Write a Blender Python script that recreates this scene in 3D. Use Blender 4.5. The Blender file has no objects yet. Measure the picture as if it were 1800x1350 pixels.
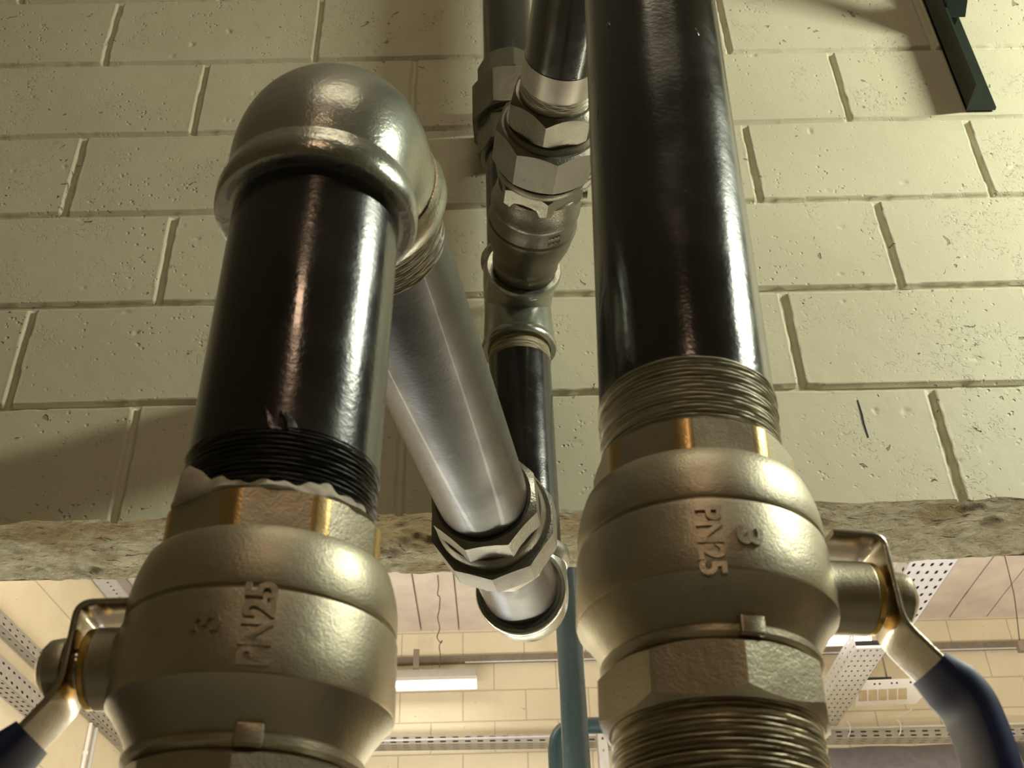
import bpy, math, random
import numpy as np
from mathutils import Vector, Matrix
C = bpy.context.scene.collection
SC = bpy.context.scene
EYE = 1.5            # camera height above the floor; every h below is measured from the camera's height
PI = math.pi
def V(x, d, h): return Vector((x, d, h + EYE))

# ------------------------------------------------------------------ camera
F, PITCH, YAW, ROLL = 2000.0, 0.6284418513, 0.0158359780, 0.0322895787
cam = bpy.data.cameras.new('camera'); camo = bpy.data.objects.new('camera', cam); C.objects.link(camo)
f0 = Vector((math.sin(YAW), math.cos(YAW), 0)); r0 = Vector((math.cos(YAW), -math.sin(YAW), 0)); zz = Vector((0, 0, 1))
fw = f0*math.cos(PITCH) + zz*math.sin(PITCH); u0 = zz*math.cos(PITCH) - f0*math.sin(PITCH)
rv = r0*math.cos(ROLL) - u0*math.sin(ROLL); up = r0*math.sin(ROLL) + u0*math.cos(ROLL)
camo.matrix_world = Matrix(((rv.x, up.x, -fw.x, 0), (rv.y, up.y, -fw.y, 0), (rv.z, up.z, -fw.z, EYE), (0, 0, 0, 1)))
cam.sensor_width = 36; cam.lens = 36*F/1800; cam.clip_start = .02
cam.dof.use_dof = True; cam.dof.focus_distance = 1.25; cam.dof.aperture_fstop = 26
SC.camera = camo
# ------------------------------------------------------------------ world, exposure, lights
SC.view_settings.view_transform = 'Standard'; SC.view_settings.look = 'None'
SC.view_settings.gamma = 1; SC.view_settings.use_curve_mapping = False
SC.view_settings.exposure = 0.0
w = bpy.data.worlds.new('world'); SC.world = w; w.use_nodes = True
w.node_tree.nodes['Background'].inputs[0].default_value = (0.9, 0.85, 0.75, 1)
w.node_tree.nodes['Background'].inputs[1].default_value = 0.012
def area(name, loc, aim, sx, sy, power, col):
    l = bpy.data.lights.new(name, 'AREA'); l.shape = 'RECTANGLE'; l.size = sx; l.size_y = sy
    l.energy = power; l.color = col
    o = bpy.data.objects.new(name, l); C.objects.link(o); o.location = V(*loc)
    o.rotation_euler = (V(*aim) - V(*loc)).to_track_quat('-Z', 'Y').to_euler()
    return o
# near side of the wall: a fluorescent fitting to the right, a weak warm lamp behind the camera
area('tube_light_right', (1.95, 0.42, 1.78), (0.0, 0.95, 0.8), 0.60, 0.09, 45, (0.95, 1.0, 0.80))
area('lamp_behind', (0.15, -1.9, 1.9), (0, 0.5, 0.4), 0.30, 0.12, 4.0, (1.0, 0.66, 0.42))
area('overhead_fill', (0.35, -0.75, 2.95), (0.0, 0.6, 0.3), 1.2, 0.25, 7.5, (1.0, 0.86, 0.62))  # added overhead fill, steep enough to leave the valve cones dark
# far side: unseen fill lights added for ceiling, back wall, soffit and pipe reflections
area('far_hidden_fill_left', (-0.9, 3.3, 2.6), (-0.8, 6.5, 2.5), 1.2, 0.5, 12, (1.0, 0.94, 0.84))  # added out of view above the lintel line to brighten the far room
area('far_hidden_fill_right', (2.2, 3.2, 2.6), (2.0, 6.5, 2.5), 1.2, 0.5, 6, (1.0, 0.94, 0.84))  # matching added fill on the right
area('far_up_fill_left', (-1.0, 3.0, 0.2), (-0.7, 6.0, 3.5), 1.4, 0.7, 98, (1.0, 0.93, 0.88))  # added below the view to brighten ceiling and upper back wall
area('far_up_fill_right', (2.2, 3.0, 0.2), (2.0, 5.9, 3.5), 1.4, 0.7, 112, (1.0, 0.93, 0.88))  # its added counterpart on the right
area('soffit_fill', (0.1, 2.0, 0.28), (0.1, 1.55, 1.0), 3.0, 0.08, 16, (1.0, 0.95, 0.72))  # unseen strip added to brighten the broken soffit
area('far_low_bluish_fill', (-0.9, 6.5, -0.5), (0.0, 1.2, 0.5), 1.0, 1.8, 14, (0.84, 0.88, 1.0))  # bluish source added for the sloping pipe's highlight, no known doorway


# ------------------------------------------------------------------ node helpers
class NT:
    def __init__(s, name):
        s.m = bpy.data.materials.new(name); s.m.use_nodes = True; s.t = s.m.node_tree; s.n = s.t.nodes
        s.b = s.n['Principled BSDF']; s.co = s.n.new('ShaderNodeTexCoord').outputs['Object']
    def link(s, a, b): s.t.links.new(a, b)
    def put(s, sock, v):
        if isinstance(v, bpy.types.NodeSocket): s.link(v, sock)
        else: sock.default_value = v
    def map(s, scale=(1, 1, 1), rot=(0, 0, 0), loc=(0, 0, 0)):
        m = s.n.new('ShaderNodeMapping'); s.link(s.co, m.inputs[0]); m.inputs['Scale'].default_value = scale
        m.inputs['Rotation'].default_value = rot; m.inputs['Location'].default_value = loc; return m.outputs[0]
    def noise(s, scale, detail=3, rough=.55, vec=None, dist=0):
        m = s.n.new('ShaderNodeTexNoise'); s.link(vec or s.co, m.inputs['Vector'])
        m.inputs['Scale'].default_value = scale; m.inputs['Detail'].default_value = detail
        m.inputs['Roughness'].default_value = rough; m.inputs['Distortion'].default_value = dist; return m.outputs[0]
    def voro(s, scale, out=0, vec=None, feature='F1', rnd=1):
        m = s.n.new('ShaderNodeTexVoronoi'); m.feature = feature; s.link(vec or s.co, m.inputs['Vector'])
        m.inputs['Scale'].default_value = scale; m.inputs['Randomness'].default_value = rnd; return m
    def ramp(s, x, a, b, lo=0., hi=1.):
        m = s.n.new('ShaderNodeMapRange'); s.put(m.inputs[0], x); m.inputs[1].default_value = a; m.inputs[2].default_value = b
        m.inputs[3].default_value = lo; m.inputs[4].default_value = hi; m.interpolation_type = 'SMOOTHSTEP'; return m.outputs[0]
    def math(s, op, a, b=0.):
        m = s.n.new('ShaderNodeMath'); m.operation = op; s.put(m.inputs[0], a); s.put(m.inputs[1], b); return m.outputs[0]
    def mix(s, f, a, b):
        m = s.n.new('ShaderNodeMix'); m.data_type = 'RGBA'; s.put(m.inputs[0], f)
        s.put(m.inputs[6], (*a, 1) if isinstance(a, tuple) else a); s.put(m.inputs[7], (*b, 1) if isinstance(b, tuple) else b)
        return m.outputs[2]
    def bump(s, h, dist, prev=None, strength=1):
        m = s.n.new('ShaderNodeBump'); s.put(m.inputs['Height'], h); m.inputs['Distance'].default_value = dist
        m.inputs['Strength'].default_value = strength
        if prev: s.link(prev, m.inputs['Normal'])
        return m.outputs[0]
    def out(s, color=None, rough=None, metal=None, normal=None, coat=None, spec=None):
        for k, v in (('Base Color', color), ('Roughness', rough), ('Metallic', metal), ('Normal', normal), ('Coat Weight', coat), ('Specular IOR Level', spec)):
            if v is None: continue
            if k == 'Base Color' and isinstance(v, tuple): v = (*v, 1)
            s.put(s.b.inputs[k], v)
        return s.m

def m_paint(name, base, light):
    t = NT(name)
    n1 = t.noise(3, 3); n2 = t.noise(38, 5, .7)
    v = t.voro(95); sel = t.ramp(t.math('MULTIPLY', v.outputs['Color'], 1), .02, .10, 1, 0)
    cluster = t.ramp(t.noise(7, 2), .46, .66)
    pit = t.math('MULTIPLY', t.ramp(v.outputs['Distance'], .12, .34, 1, 0), t.ramp(t.noise(55, 2), .50, .56))
    pit = t.math('MULTIPLY', pit, t.math('ADD', t.math('MULTIPLY', cluster, .9), .18))
    worm = t.math('MULTIPLY', t.ramp(t.noise(120, 3, .6, dist=1.2), .56, .66), t.ramp(t.noise(9, 2), .50, .68))
    deep = t.math('MULTIPLY', t.ramp(t.noise(46, 2, .5, dist=.8), .725, .755), 1.0)
    h = t.math('SUBTRACT', t.math('MULTIPLY', n2, .25), t.math('ADD', t.math('ADD', pit, t.math('MULTIPLY', worm, .45)), t.math('MULTIPLY', deep, 2.2)))
    col = t.mix(t.ramp(n1, .35, .7), base, light)
    col = t.mix(t.math('MULTIPLY', deep, .6), col, (.16, .135, .09))
    col = t.mix(t.math('MULTIPLY', t.math('MULTIPLY', t.ramp(t.noise(2.3, 4, .6, vec=t.map(loc=(3, 1, 7))), .58, .75), 1), .25), col, (.40, .30, .17))
    return t, h, col
def mat_wall():
    t, h, col = m_paint('painted_block', (.60, .555, .41), (.65, .61, .455))
    return t.out(col, .55, 0, t.bump(h, .0016), spec=.35)
def mat_brick(name, base, light, mortar, off=(0, 0, 0), rot=(0, 0, 0), bw=.4, bh=.2, ms=.008):
    t, h, col = m_paint(name, base, light)
    b = t.n.new('ShaderNodeTexBrick'); t.link(t.map(rot=rot, loc=off), b.inputs['Vector'])
    b.inputs['Scale'].default_value = 1; b.inputs['Mortar Size'].default_value = ms/2; b.inputs['Mortar Smooth'].default_value = .35
    b.inputs['Brick Width'].default_value = bw; b.inputs['Row Height'].default_value = bh; b.offset = .5
    f = b.outputs['Fac']
    col = t.mix(t.math('MULTIPLY', f, .55), col, mortar)
    hh = t.math('SUBTRACT', t.math('MULTIPLY', h, .3), t.math('MULTIPLY', f, 2.2))
    return t.out(col, .6, 0, t.bump(hh, .0022), spec=.3)
def mat_soffit():
    t = NT('broken_concrete')
    n = t.noise(26, 8, .72, dist=.4); g = t.noise(170, 4, .7)
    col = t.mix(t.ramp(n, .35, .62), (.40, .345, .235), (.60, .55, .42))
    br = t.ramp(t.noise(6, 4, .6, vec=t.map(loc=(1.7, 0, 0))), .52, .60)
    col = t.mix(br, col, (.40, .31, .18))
    crack = t.ramp(t.noise(34, 5, .62, vec=t.map(scale=(.45, 1.6, 1)), dist=2.2), .60, .66)
    col = t.mix(t.math('MULTIPLY', crack, .85), col, (.10, .08, .05))
    h = t.math('ADD', t.math('MULTIPLY', n, 2), t.math('MULTIPLY', g, .5)); h = t.math('SUBTRACT', h, t.math('MULTIPLY', crack, 1.3))
    return t.out(col, .9, 0, t.bump(h, .013), spec=.2)
def mat_pipe(name='black_pipe_paint', col=(.010, .0095, .009), rough=.17, lump=1.0):
    t = NT(name)
    n = t.noise(9, 3, .55, vec=t.map(scale=(1, 1, .35))); drips = t.ramp(t.noise(60, 2, .5, vec=t.map(scale=(1, 1, .35)), dist=.6), .68, .76)
    dr2 = t.math('MULTIPLY', drips, t.ramp(t.noise(7, 2), .5, .62, 0, 1 + lump*.6))
    h = t.math('ADD', t.math('MULTIPLY', n, 1.2*lump), t.math('MULTIPLY', dr2, .8*lump))
    h = t.math('ADD', h, t.math('MULTIPLY', t.noise(320, 2), .07))
    r = t.ramp(t.noise(12, 4, .6), .3, .75, rough - .03, rough + .16)
    c = t.mix(t.ramp(t.noise(40, 5, .7), .6, .75), col, (col[0]*3.2+.01, col[1]*3+.008, col[2]*2.6+.006))
    return t.out(c, r, 0, t.bump(h, .0016), coat=.25, spec=.6)
def mat_metal(name, col, dark, rough, metal=.9, bump=.0003, scale=60, grime=.55):
    t = NT(name)
    n = t.noise(scale, 5, .65); big = t.noise(14, 4, .6)
    c = t.mix(t.ramp(big, .35, .75), col, tuple(x*.86 for x in col)); c = t.mix(t.math('MULTIPLY', t.ramp(n, .58, .78), grime), c, dark)
    r = t.ramp(big, .3, .7, rough - .05, rough + .09)
    h = t.math('ADD', n, t.math('MULTIPLY', t.noise(scale*9, 3, .6), .5))
    return t.out(c, r, metal, t.bump(h, bump))
def mat_fibre(name, a, b, rough=.55, metal=.35, st=(1, 1, 22)):
    t = NT(name)
    n = t.noise(22, 5, .6, vec=t.map(scale=st), dist=.15); n2 = t.noise(9, 3)
    c = t.mix(t.ramp(n, .38, .62), a, b); c = t.mix(t.math('MULTIPLY', t.ramp(n2, .5, .7), .5), c, a)
    return t.out(c, rough, metal, t.bump(n, .0009))
def mat_flat(name, col, rough=.5, metal=0., var=.12, bump=.0002, scale=25):
    t = NT(name); n = t.noise(scale, 4, .6)
    c = t.mix(t.ramp(n, .3, .7), col, tuple(x*(1 - var) for x in col))
    return t.out(c, rough, metal, t.bump(n, bump))
def mat_emit(name, col, s):
    t = NT(name); t.b.inputs['Emission Color'].default_value = (*col, 1); t.b.inputs['Emission Strength'].default_value = s
    return t.out(col, .5)

M = {}
M['wall'] = mat_wall()
M['wall_bump'] = mat_brick('painted_block_courses', (.60, .555, .41), (.65, .61, .455), (.50, .45, .31), off=(.26, -.003, 0), rot=(PI/2, 0, 0))
M['wall_back'] = mat_brick('far_block_courses', (.62, .55, .38), (.67, .595, .42), (.42, .34, .22), off=(.265, .095, 0), rot=(PI/2, 0, 0))
M['wall_side'] = mat_brick('side_block_courses', (.70, .62, .42), (.75, .67, .47), (.46, .38, .22), off=(-.11, .085, 0), rot=(PI/2, 0, PI/2))
M['soffit'] = mat_soffit()
M['ceiling'] = mat_flat('ceiling_slab', (.74, .665, .56), .8, 0, .16, .002, 5)
M['floor'] = mat_flat('floor_concrete', (.30, .285, .25), .45, 0, .2, .0005)
M['pipe'] = mat_pipe()
M['pipe_worn'] = mat_pipe('worn_black_pipe_paint', (.012, .011, .010), .19, 2.0)
M['pipe_brushed'] = mat_pipe('brushed_black_pipe_paint', (.012, .011, .012), .32, .15)
M['pipe_brushed'].node_tree.nodes['Principled BSDF'].inputs['Coat Weight'].default_value = .05; M['pipe_brushed'].node_tree.nodes['Principled BSDF'].inputs['Specular IOR Level'].default_value = .42
M['pipe_thread'] = mat_fibre('greased_black_thread', (.012, .012, .010), (.045, .043, .034), .34, .5)
M['hemp'] = mat_fibre('hemp_wrapped_thread', (.30, .28, .21), (.56, .53, .42), .42, .5)
M['hemp_run'] = mat_fibre('hemp_thread_of_runs', (.30, .28, .21), (.60, .56, .44), .45, .35, (1, 22, 1))
M['fibre_valve'] = mat_fibre('fine_metal_thread', (.30, .26, .18), (.58, .52, .38), .4, .7)
M['hemp_light'] = mat_fibre('pale_hemp_thread', (.26, .21, .13), (.62, .54, .37), .6, .05)
M['valve'] = mat_metal('nickel_plated_brass', (.50, .455, .35), (.33, .28, .19), .38, .88, .0003, 90, .35)
M['chrome'] = mat_metal('plated_steel', (.62, .58, .50), (.22, .18, .13), .20, 1, .0002, 40, .4)
M['galv'] = mat_metal('galvanised_iron', (.40, .41, .365), (.16, .15, .12), .25, .85, .0004, 55, .4)
M['galv_dark'] = mat_metal('weathered_galvanised_iron', (.19, .178, .14), (.07, .06, .04), .33, .75, .0007, 45, .7)
M['rusty'] = mat_metal('rust_flecked_iron', (.23, .215, .175), (.11, .06, .03), .42, .6, .0012, 70, .85)
M['brass'] = mat_flat('bare_brass', (.75, .50, .16), .3, 1)
M['brass_worn'] = mat_metal('worn_brass_corner', (.62, .44, .20), (.50, .44, .32), .32, .9, .0002, 90, .5)
M['sleeve'] = mat_flat('blue_vinyl', (.008, .020, .115), .45, 0, .2, .0001)
M['bluepipe'] = mat_pipe('petrol_blue_paint', (.005, .020, .022), .30, .2)
M['green'] = mat_flat('dark_green_paint', (.022, .033, .026), .35, 0, .3)
M['tray'] = mat_flat('galvanised_sheet', (.60, .60, .58), .42, .35, .1, .0001)
M['tray_dull'] = mat_flat('dull_galvanised_sheet', (.36, .335, .28), .5, .2, .1, .0001)
M['white'] = mat_flat('white_enamel', (.85, .83, .78), .4, 0, .03, 0)
M['shade'] = mat_flat('grey_brown_conduit', (.20, .165, .115), .6, 0, .2)
M['dark'] = mat_flat('dark_duct_lining', (.075, .066, .062), .6, 0, .25, .002)
M['black'] = mat_flat('black_plastic', (.02, .02, .02), .5)
M['tube'] = mat_emit('lit_tube', (1, .97, .9), 9)
M['tape'] = mat_flat('white_sealing_tape', (.62, .56, .46), .6, 0, .25, .0006, 120)
M['tie'] = mat_flat('white_cable_tie', (.8, .78, .72), .4)
M['wire'] = mat_flat('dark_wire', (.06, .045, .03), .6)

# ------------------------------------------------------------------ object helpers
ORI = {}
def tag(o, label, cat, group=None):
    o['label'] = label; o['category'] = cat
    if group: o['group'] = group
    return o
def thing(name, loc, label, cat, group=None):
    o = bpy.data.objects.new(name, None); C.objects.link(o); o.location = loc; o.empty_display_size = .05
    ORI[o.name] = Vector(loc); return tag(o, label, cat, group)
def frame(o, z, x=None):
    z = Vector(z).normalized(); x = Vector(x) if x is not None else (Vector((1, 0, 0)) if abs(z.x) < .8 else Vector((0, -1, 0)))
    x = (x - z*x.dot(z)).normalized(); y = z.cross(x)
    return Matrix(((x.x, y.x, z.x, o[0]), (x.y, y.y, z.y, o[1]), (x.z, y.z, z.z, o[2]), (0, 0, 0, 1)))
I4 = Matrix.Identity(4)
class MB:
    def __init__(s): s.v = []; s.f = []
    def add(s, vs, fs, m=I4):
        b = len(s.v); s.v += [m @ Vector(p) for p in vs]; s.f += [tuple(i + b for i in f) for f in fs]; return s
    def rings(s, rings, m=I4, closed=False, caps=True):
        n = len(rings[0]); vs = [p for r in rings for p in r]; fs = []
        K = len(rings)
        for k in range(K if closed else K - 1):
            for i in range(n):
                j = (i + 1) % n; a = k*n; b = ((k + 1) % K)*n
                fs.append((a + i, a + j, b + j, b + i))
        if caps and not closed:
            fs.append(tuple(range(n))[::-1]); fs.append(tuple((K - 1)*n + i for i in range(n)))
        return s.add(vs, fs, m)
    def lathe(s, prof, m=I4, n=96, closed=False, caps=True, fr=None, fz=None):
        R = []
        for r, z in prof:
            R.append([((r + (fr(2*PI*i/n, z) if fr else 0))*math.cos(2*PI*i/n), (r + (fr(2*PI*i/n, z) if fr else 0))*math.sin(2*PI*i/n), z + (fz(2*PI*i/n, z) if fz else 0)) for i in range(n)])
        return s.rings(R, m, closed, caps)
    def poly(s, N, ap, z0, z1, rin, m=I4, ch=.55, phase=0., per=12, rf=.985, closed=True, rcap=.995):
        """N-sided nut ring of apothem ap between z0 and z1, corners chamfered by a cone, hollow to rin"""
        n = N*per; Rc = ap/math.cos(PI/N)*rcap
        def oct_(a):
            q = (a - phase) % (2*PI/N) - PI/N; return min(ap/math.cos(q), Rc)
        A = [2*PI*i/n + phase for i in range(n)]
        def ring(rf_, zf): return [(rf_(a)*math.cos(a), rf_(a)*math.sin(a), zf(a)) for a in A]
        rfl = ap*rf
        R = [ring(lambda a: rin, lambda a: z1), ring(lambda a: rfl, lambda a: z1), ring(oct_, lambda a: z1 - (oct_(a) - rfl)*ch),
             ring(oct_, lambda a: z0 + (oct_(a) - rfl)*ch), ring(lambda a: rfl, lambda a: z0), ring(lambda a: rin, lambda a: z0)]
        return s.rings([r[::-1] for r in R], m, closed=closed, caps=False)
    def box(s, x0, x1, y0, y1, z0, z1, m=I4, bev=0.):
        if bev <= 0:
            vs = [(x, y, z) for x in (x0, x1) for y in (y0, y1) for z in (z0, z1)]
            return s.add(vs, [(0, 1, 3, 2), (4, 6, 7, 5), (0, 4, 5, 1), (2, 3, 7, 6), (0, 2, 6, 4), (1, 5, 7, 3)], m)
        c = Vector(((x0 + x1)/2, (y0 + y1)/2, 0)); hx, hy = (x1 - x0)/2, (y1 - y0)/2
        def loop(ins, z):
            L = []
            for sx, sy, a0 in ((1, 1, 0), (-1, 1, PI/2), (-1, -1, PI), (1, -1, 3*PI/2)):
                for k in range(4):
                    a = a0 + k*PI/6; rr = bev*.999
                    L.append((c.x + sx*(hx - rr - 0) + (rr - ins)*math.cos(a), c.y + sy*(hy - rr) + (rr - ins)*math.sin(a), z))
            return L
        b = bev
        return s.rings([loop(b*.95, z0), loop(b*.3, z0 + b*.3), loop(0, z0 + b), loop(0, z1 - b), loop(b*.3, z1 - b*.3), loop(b*.95, z1)], m)
    def tube(s, path, rad, n=24, caps=True):
        pts = [Vector(p) for p in path]; K = len(pts)
        rad = rad if isinstance(rad, (list, tuple)) else [rad]*K
        T = [(pts[min(i + 1, K - 1)] - pts[max(i - 1, 0)]).normalized() for i in range(K)]
        x = T[0].orthogonal().normalized(); R = []
        for i in range(K):
            x = (x - T[i]*x.dot(T[i])).normalized(); y = T[i].cross(x)
            R.append([tuple(pts[i] + (x*math.cos(2*PI*k/n) + y*math.sin(2*PI*k/n))*rad[i]) for k in range(n)])
        return s.rings(R, caps=caps)
    def strip(s, path, width, thick, wdir, n=1, bev=.0012):
        """flat bar following a path, wide along wdir"""
        pts = [Vector(p) for p in path]; K = len(pts); wd = Vector(wdir).normalized(); R = []
        wl = width if isinstance(width, (list, tuple)) else [width]*K
        tl = thick if isinstance(thick, (list, tuple)) else [thick]*K
        for i in range(K):
            t = (pts[min(i + 1, K - 1)] - pts[max(i - 1, 0)]).normalized(); nn = t.cross(wd).normalized()
            hw, ht = wl[i]/2, tl[i]/2; b = min(bev, ht*.98); L = []
            for sx, sy, a0 in ((1, 1, 0), (-1, 1, PI/2), (-1, -1, PI), (1, -1, 3*PI/2)):
                for k in range(3):
                    a = a0 + k*PI/4; L.append(tuple(pts[i] + wd*(sx*(hw - b) + b*math.cos(a)) + nn*(sy*(ht - b) + b*math.sin(a))))
            R.append(L)
        return s.rings(R)
    def build(s, name, mat, parent=None, sharp=35, origin=None):
        me = bpy.data.meshes.new(name)
        if parent is not None: org = ORI[parent.name]
        else:
            a = np.array([tuple(v) for v in s.v]); lo, hi = a.min(0), a.max(0)
            org = Vector(((lo[0] + hi[0])/2, (lo[1] + hi[1])/2, lo[2])) if origin is None else Vector(origin)
        me.from_pydata([tuple(v - org) for v in s.v], [], s.f); me.update()
        mats = mat if isinstance(mat, (list, tuple)) else [mat]
        for q in mats: me.materials.append(q)
        me.polygons.foreach_set('use_smooth', [True]*len(me.polygons))
        me.set_sharp_from_angle(angle=math.radians(sharp))
        o = bpy.data.objects.new(name, me); C.objects.link(o)
        if parent is not None: o.parent = parent
        else: o.location = org
        ORI[o.name] = org; return o
def bez(pts, n=8):
    """Catmull-Rom through points"""
    P = [Vector(p) for p in pts]; P = [P[0]*2 - P[1]] + P + [P[-1]*2 - P[-2]]; out = []
    for i in range(1, len(P) - 2):
        for k in range(n):
            t = k/n; a, b, c, d = P[i-1], P[i], P[i+1], P[i+2]
            out.append(.5*((2*b) + (c - a)*t + (2*a - 5*b + 4*c - d)*t*t + (3*b - a - 3*c + d)*t*t*t))
    out.append(P[-2]); return out
def fillet(pts, r, n=8):
    P = [Vector(p) for p in pts]; out = [P[0]]
    for i in range(1, len(P) - 1):
        a = (P[i-1] - P[i]); b = (P[i+1] - P[i]); q = min(r, a.length*.45, b.length*.45)
        s, e = P[i] + a.normalized()*q, P[i] + b.normalized()*q
        for k in range(n + 1):
            t = k/n; out.append(s*(1-t)**2 + P[i]*2*t*(1-t) + e*t*t)
    out.append(P[-1]); return out

# ------------------------------------------------------------------ numpy noise for real relief
def vnoise(x, y, s, seed):
    rs = np.random.RandomState(seed); G = rs.rand(256, 256)
    X, Y = x*s + 57.3, y*s + 31.7; xi, yi = np.floor(X).astype(int), np.floor(Y).astype(int); fx, fy = X - xi, Y - yi
    fx = fx*fx*(3 - 2*fx); fy = fy*fy*(3 - 2*fy); g = lambda a, b: G[a % 256, b % 256]
    return (g(xi, yi)*(1-fx) + g(xi+1, yi)*fx)*(1-fy) + (g(xi, yi+1)*(1-fx) + g(xi+1, yi+1)*fx)*fy
def fbm(x, y, s, seed, o=4):
    r = 0; a = 1; t = 0
    for k in range(o): r = r + a*vnoise(x, y, s*2**k, seed + k); t += a; a *= .55
    return r/t
def sstep(a, b, x): t = np.clip((x - a)/(b - a), 0, 1); return t*t*(3 - 2*t)

# ------------------------------------------------------------------ the dividing block wall with its broken soffit
D0 = 1.40; THK = 0.183; HB = 0.798; CEIL = 3.10; XL, XR = -6.5, 3.90
LINES = [HB, .997, 1.193, 1.395, 1.595, 1.797, 1.997, 2.197, 2.397]
def joint_xs(row):   # row 0 just above the opening
    base = [-.543, -.738][row % 2]; j = random.Random(row*7 + 3)
    return [base + .4*k + {0: .0, 1: .0}[row % 2] + (j.random() - .5)*.006 for k in range(-3, 8)]
def relief(x, h):
    jx = (fbm(x, h, 9, 5) - .5)*.004; jh = (fbm(x, h, 7, 15) - .5)*.004; rag = (vnoise(x, h, 60, 8) - .5)*.0016
    d = np.full_like(x, 9.)
    for k, L in enumerate(LINES[1:]): d = np.minimum(d, np.abs(h + jh - L) - .0002)
    for r in range(len(LINES) - 1):
        m = (h >= LINES[r]) & (h < LINES[r+1])
        for q in joint_xs(r): d = np.where(m, np.minimum(d, np.abs(x + jx - q - .0)), d)
    wj = .0050 + (vnoise(x, h, 5, 44) - .5)*.003
    rec = .0085*(1 - sstep(wj - .0008, wj + .0016, d + rag))
    rim = .0009*np.exp(-((d - wj - .003)/.0016)**2)*vnoise(x, h, 60, 77)
    face = (fbm(x, h, 2.2, 61, 2) - .5)*.0035 + (fbm(x, h, 30, 71, 3) - .5)*.0006
    return rec - rim + face
def build_wall():
    st = .0028; xs = np.arange(-1.25, 1.4001, st); hs = np.arange(HB, 2.25, st)
    X, H = np.meshgrid(xs, hs); rel = relief(X, H)
    rs = np.random.RandomState(4)
    for k in range(300):          # larger chips and voids in the block faces
        cx, ch = rs.uniform(-1.1, 1.2), rs.uniform(HB, 2.1)
        if fbm(np.array([cx]), np.array([ch]), 6, 123, 2)[0] < .48 and rs.rand() < .7: continue
        r = rs.uniform(.0025, .0065); asp = rs.uniform(.5, 1.6)
        i0, i1 = np.searchsorted(hs, [ch - .02, ch + .02]); j0, j1 = np.searchsorted(xs, [cx - .02, cx + .02])
        if i1 <= i0 or j1 <= j0: continue
        xx, hh = X[i0:i1, j0:j1] - cx, H[i0:i1, j0:j1] - ch
        q = np.sqrt((xx/asp)**2 + (hh*asp)**2)/r + (vnoise(xx + cx, hh + ch, 260, 9) - .5)*1.1
        rel[i0:i1, j0:j1] += rs.uniform(.0006, .0022)*(1 - sstep(.5, 1.1, q))
    edge = (fbm(X, H*0, 22, 31, 4) - .5)*.012    # ragged lower arris
    Hd = H.copy(); Hd[0, :] += edge[0, :]; Hd[1, :] += edge[1, :]*.6
    ny, nx = X.shape
    Vv = [np.stack([X.ravel(), D0 + rel.ravel(), Hd.ravel() + EYE], 1)]
    def quads(ny, nx, base, flip=False):
        i = np.arange(ny - 1)[:, None]*nx + np.arange(nx - 1)[None, :]; i = i.ravel() + base
        q = np.stack([i, i + 1, i + nx + 1, i + nx], 1); return q[:, ::-1] if flip else q
    Fq = [quads(ny, nx, 0)]; base = ny*nx; Mi = [np.zeros(len(Fq[0]), int)]
    # soffit: from the front arris to the back arris
    ys = np.linspace(0, 1, 66); XX, T = np.meshgrid(xs, ys)
    back = THK + (fbm(XX, XX*0, 14, 91, 4) - .5)*.010
    front = rel[0][None, :]
    Y = D0 + front*(1 - T) + back*T
    z = HB + edge[0][None, :]*(1 - T)**6 + (fbm(XX, Y, 11, 200, 5) - .5)*.016*sstep(0, .12, T) + (fbm(XX, Y, 70, 230, 3) - .5)*.004*sstep(0, .05, T)
    hole = sstep(.56, .66, fbm(XX, Y*1.6, 6.5, 300, 4)); z = z + hole*.009*sstep(0, .15, T)*(1 - sstep(.85, 1, T))
    Vv.append(np.stack([XX.ravel(), Y.ravel(), z.ravel() + EYE], 1)); q = quads(*XX.shape, base, True)
    Fq.append(q); Mi.append(np.ones(len(q), int)); base += XX.size
    # outer panels, back face, top
    def panel(p):
        nonlocal base
        Vv.append(np.array([(a, b, c + EYE) for a, b, c in p])); Fq.append(np.array([[base, base+1, base+2, base+3]])); base += 4
    y0, y1 = D0 + .0015, D0 + THK
    for p, mi in (([(XL, y0, HB), (-1.25, y0, HB), (-1.25, y0, CEIL), (XL, y0, CEIL)], 2), ([(1.4, y0, HB), (XR, y0, HB), (XR, y0, CEIL), (1.4, y0, CEIL)], 2),
                  ([(-1.25, y0, 2.247), (1.4, y0, 2.247), (1.4, y0, CEIL), (-1.25, y0, CEIL)], 2),
                  ([(XL, y1, HB + .002), (XL, y1, CEIL), (XR, y1, CEIL), (XR, y1, HB + .002)], 2),
                  ([(XL, y0, HB), (XL, y1, HB), (-1.25, y1, HB), (-1.25, y0, HB)], 1), ([(1.4, y0, HB), (1.4, y1, HB), (XR, y1, HB), (XR, y0, HB)], 1)):
        panel(p); Mi.append(np.array([mi]))
    Vv = np.concatenate(Vv); Fq = np.concatenate(Fq); Mi = np.concatenate(Mi)
    me = bpy.data.meshes.new('wall_front'); me.vertices.add(len(Vv)); me.vertices.foreach_set('co', Vv.astype(np.float32).ravel())
    me.loops.add(len(Fq)*4); me.loops.foreach_set('vertex_index', Fq.astype(np.int32).ravel())
    me.polygons.add(len(Fq)); me.polygons.foreach_set('loop_start', np.arange(0, len(Fq)*4, 4, dtype=np.int32))
    for q in ('wall', 'soffit', 'wall_bump'): me.materials.append(M[q])
    me.polygons.foreach_set('material_index', Mi.astype(np.int32)); me.polygons.foreach_set('use_smooth', np.ones(len(Fq), bool))
    me.update(calc_edges=True); me.validate()
    o = bpy.data.objects.new('wall_front', me); C.objects.link(o); o['kind'] = 'structure'; return o
build_wall()
BACK = 7.03
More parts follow.
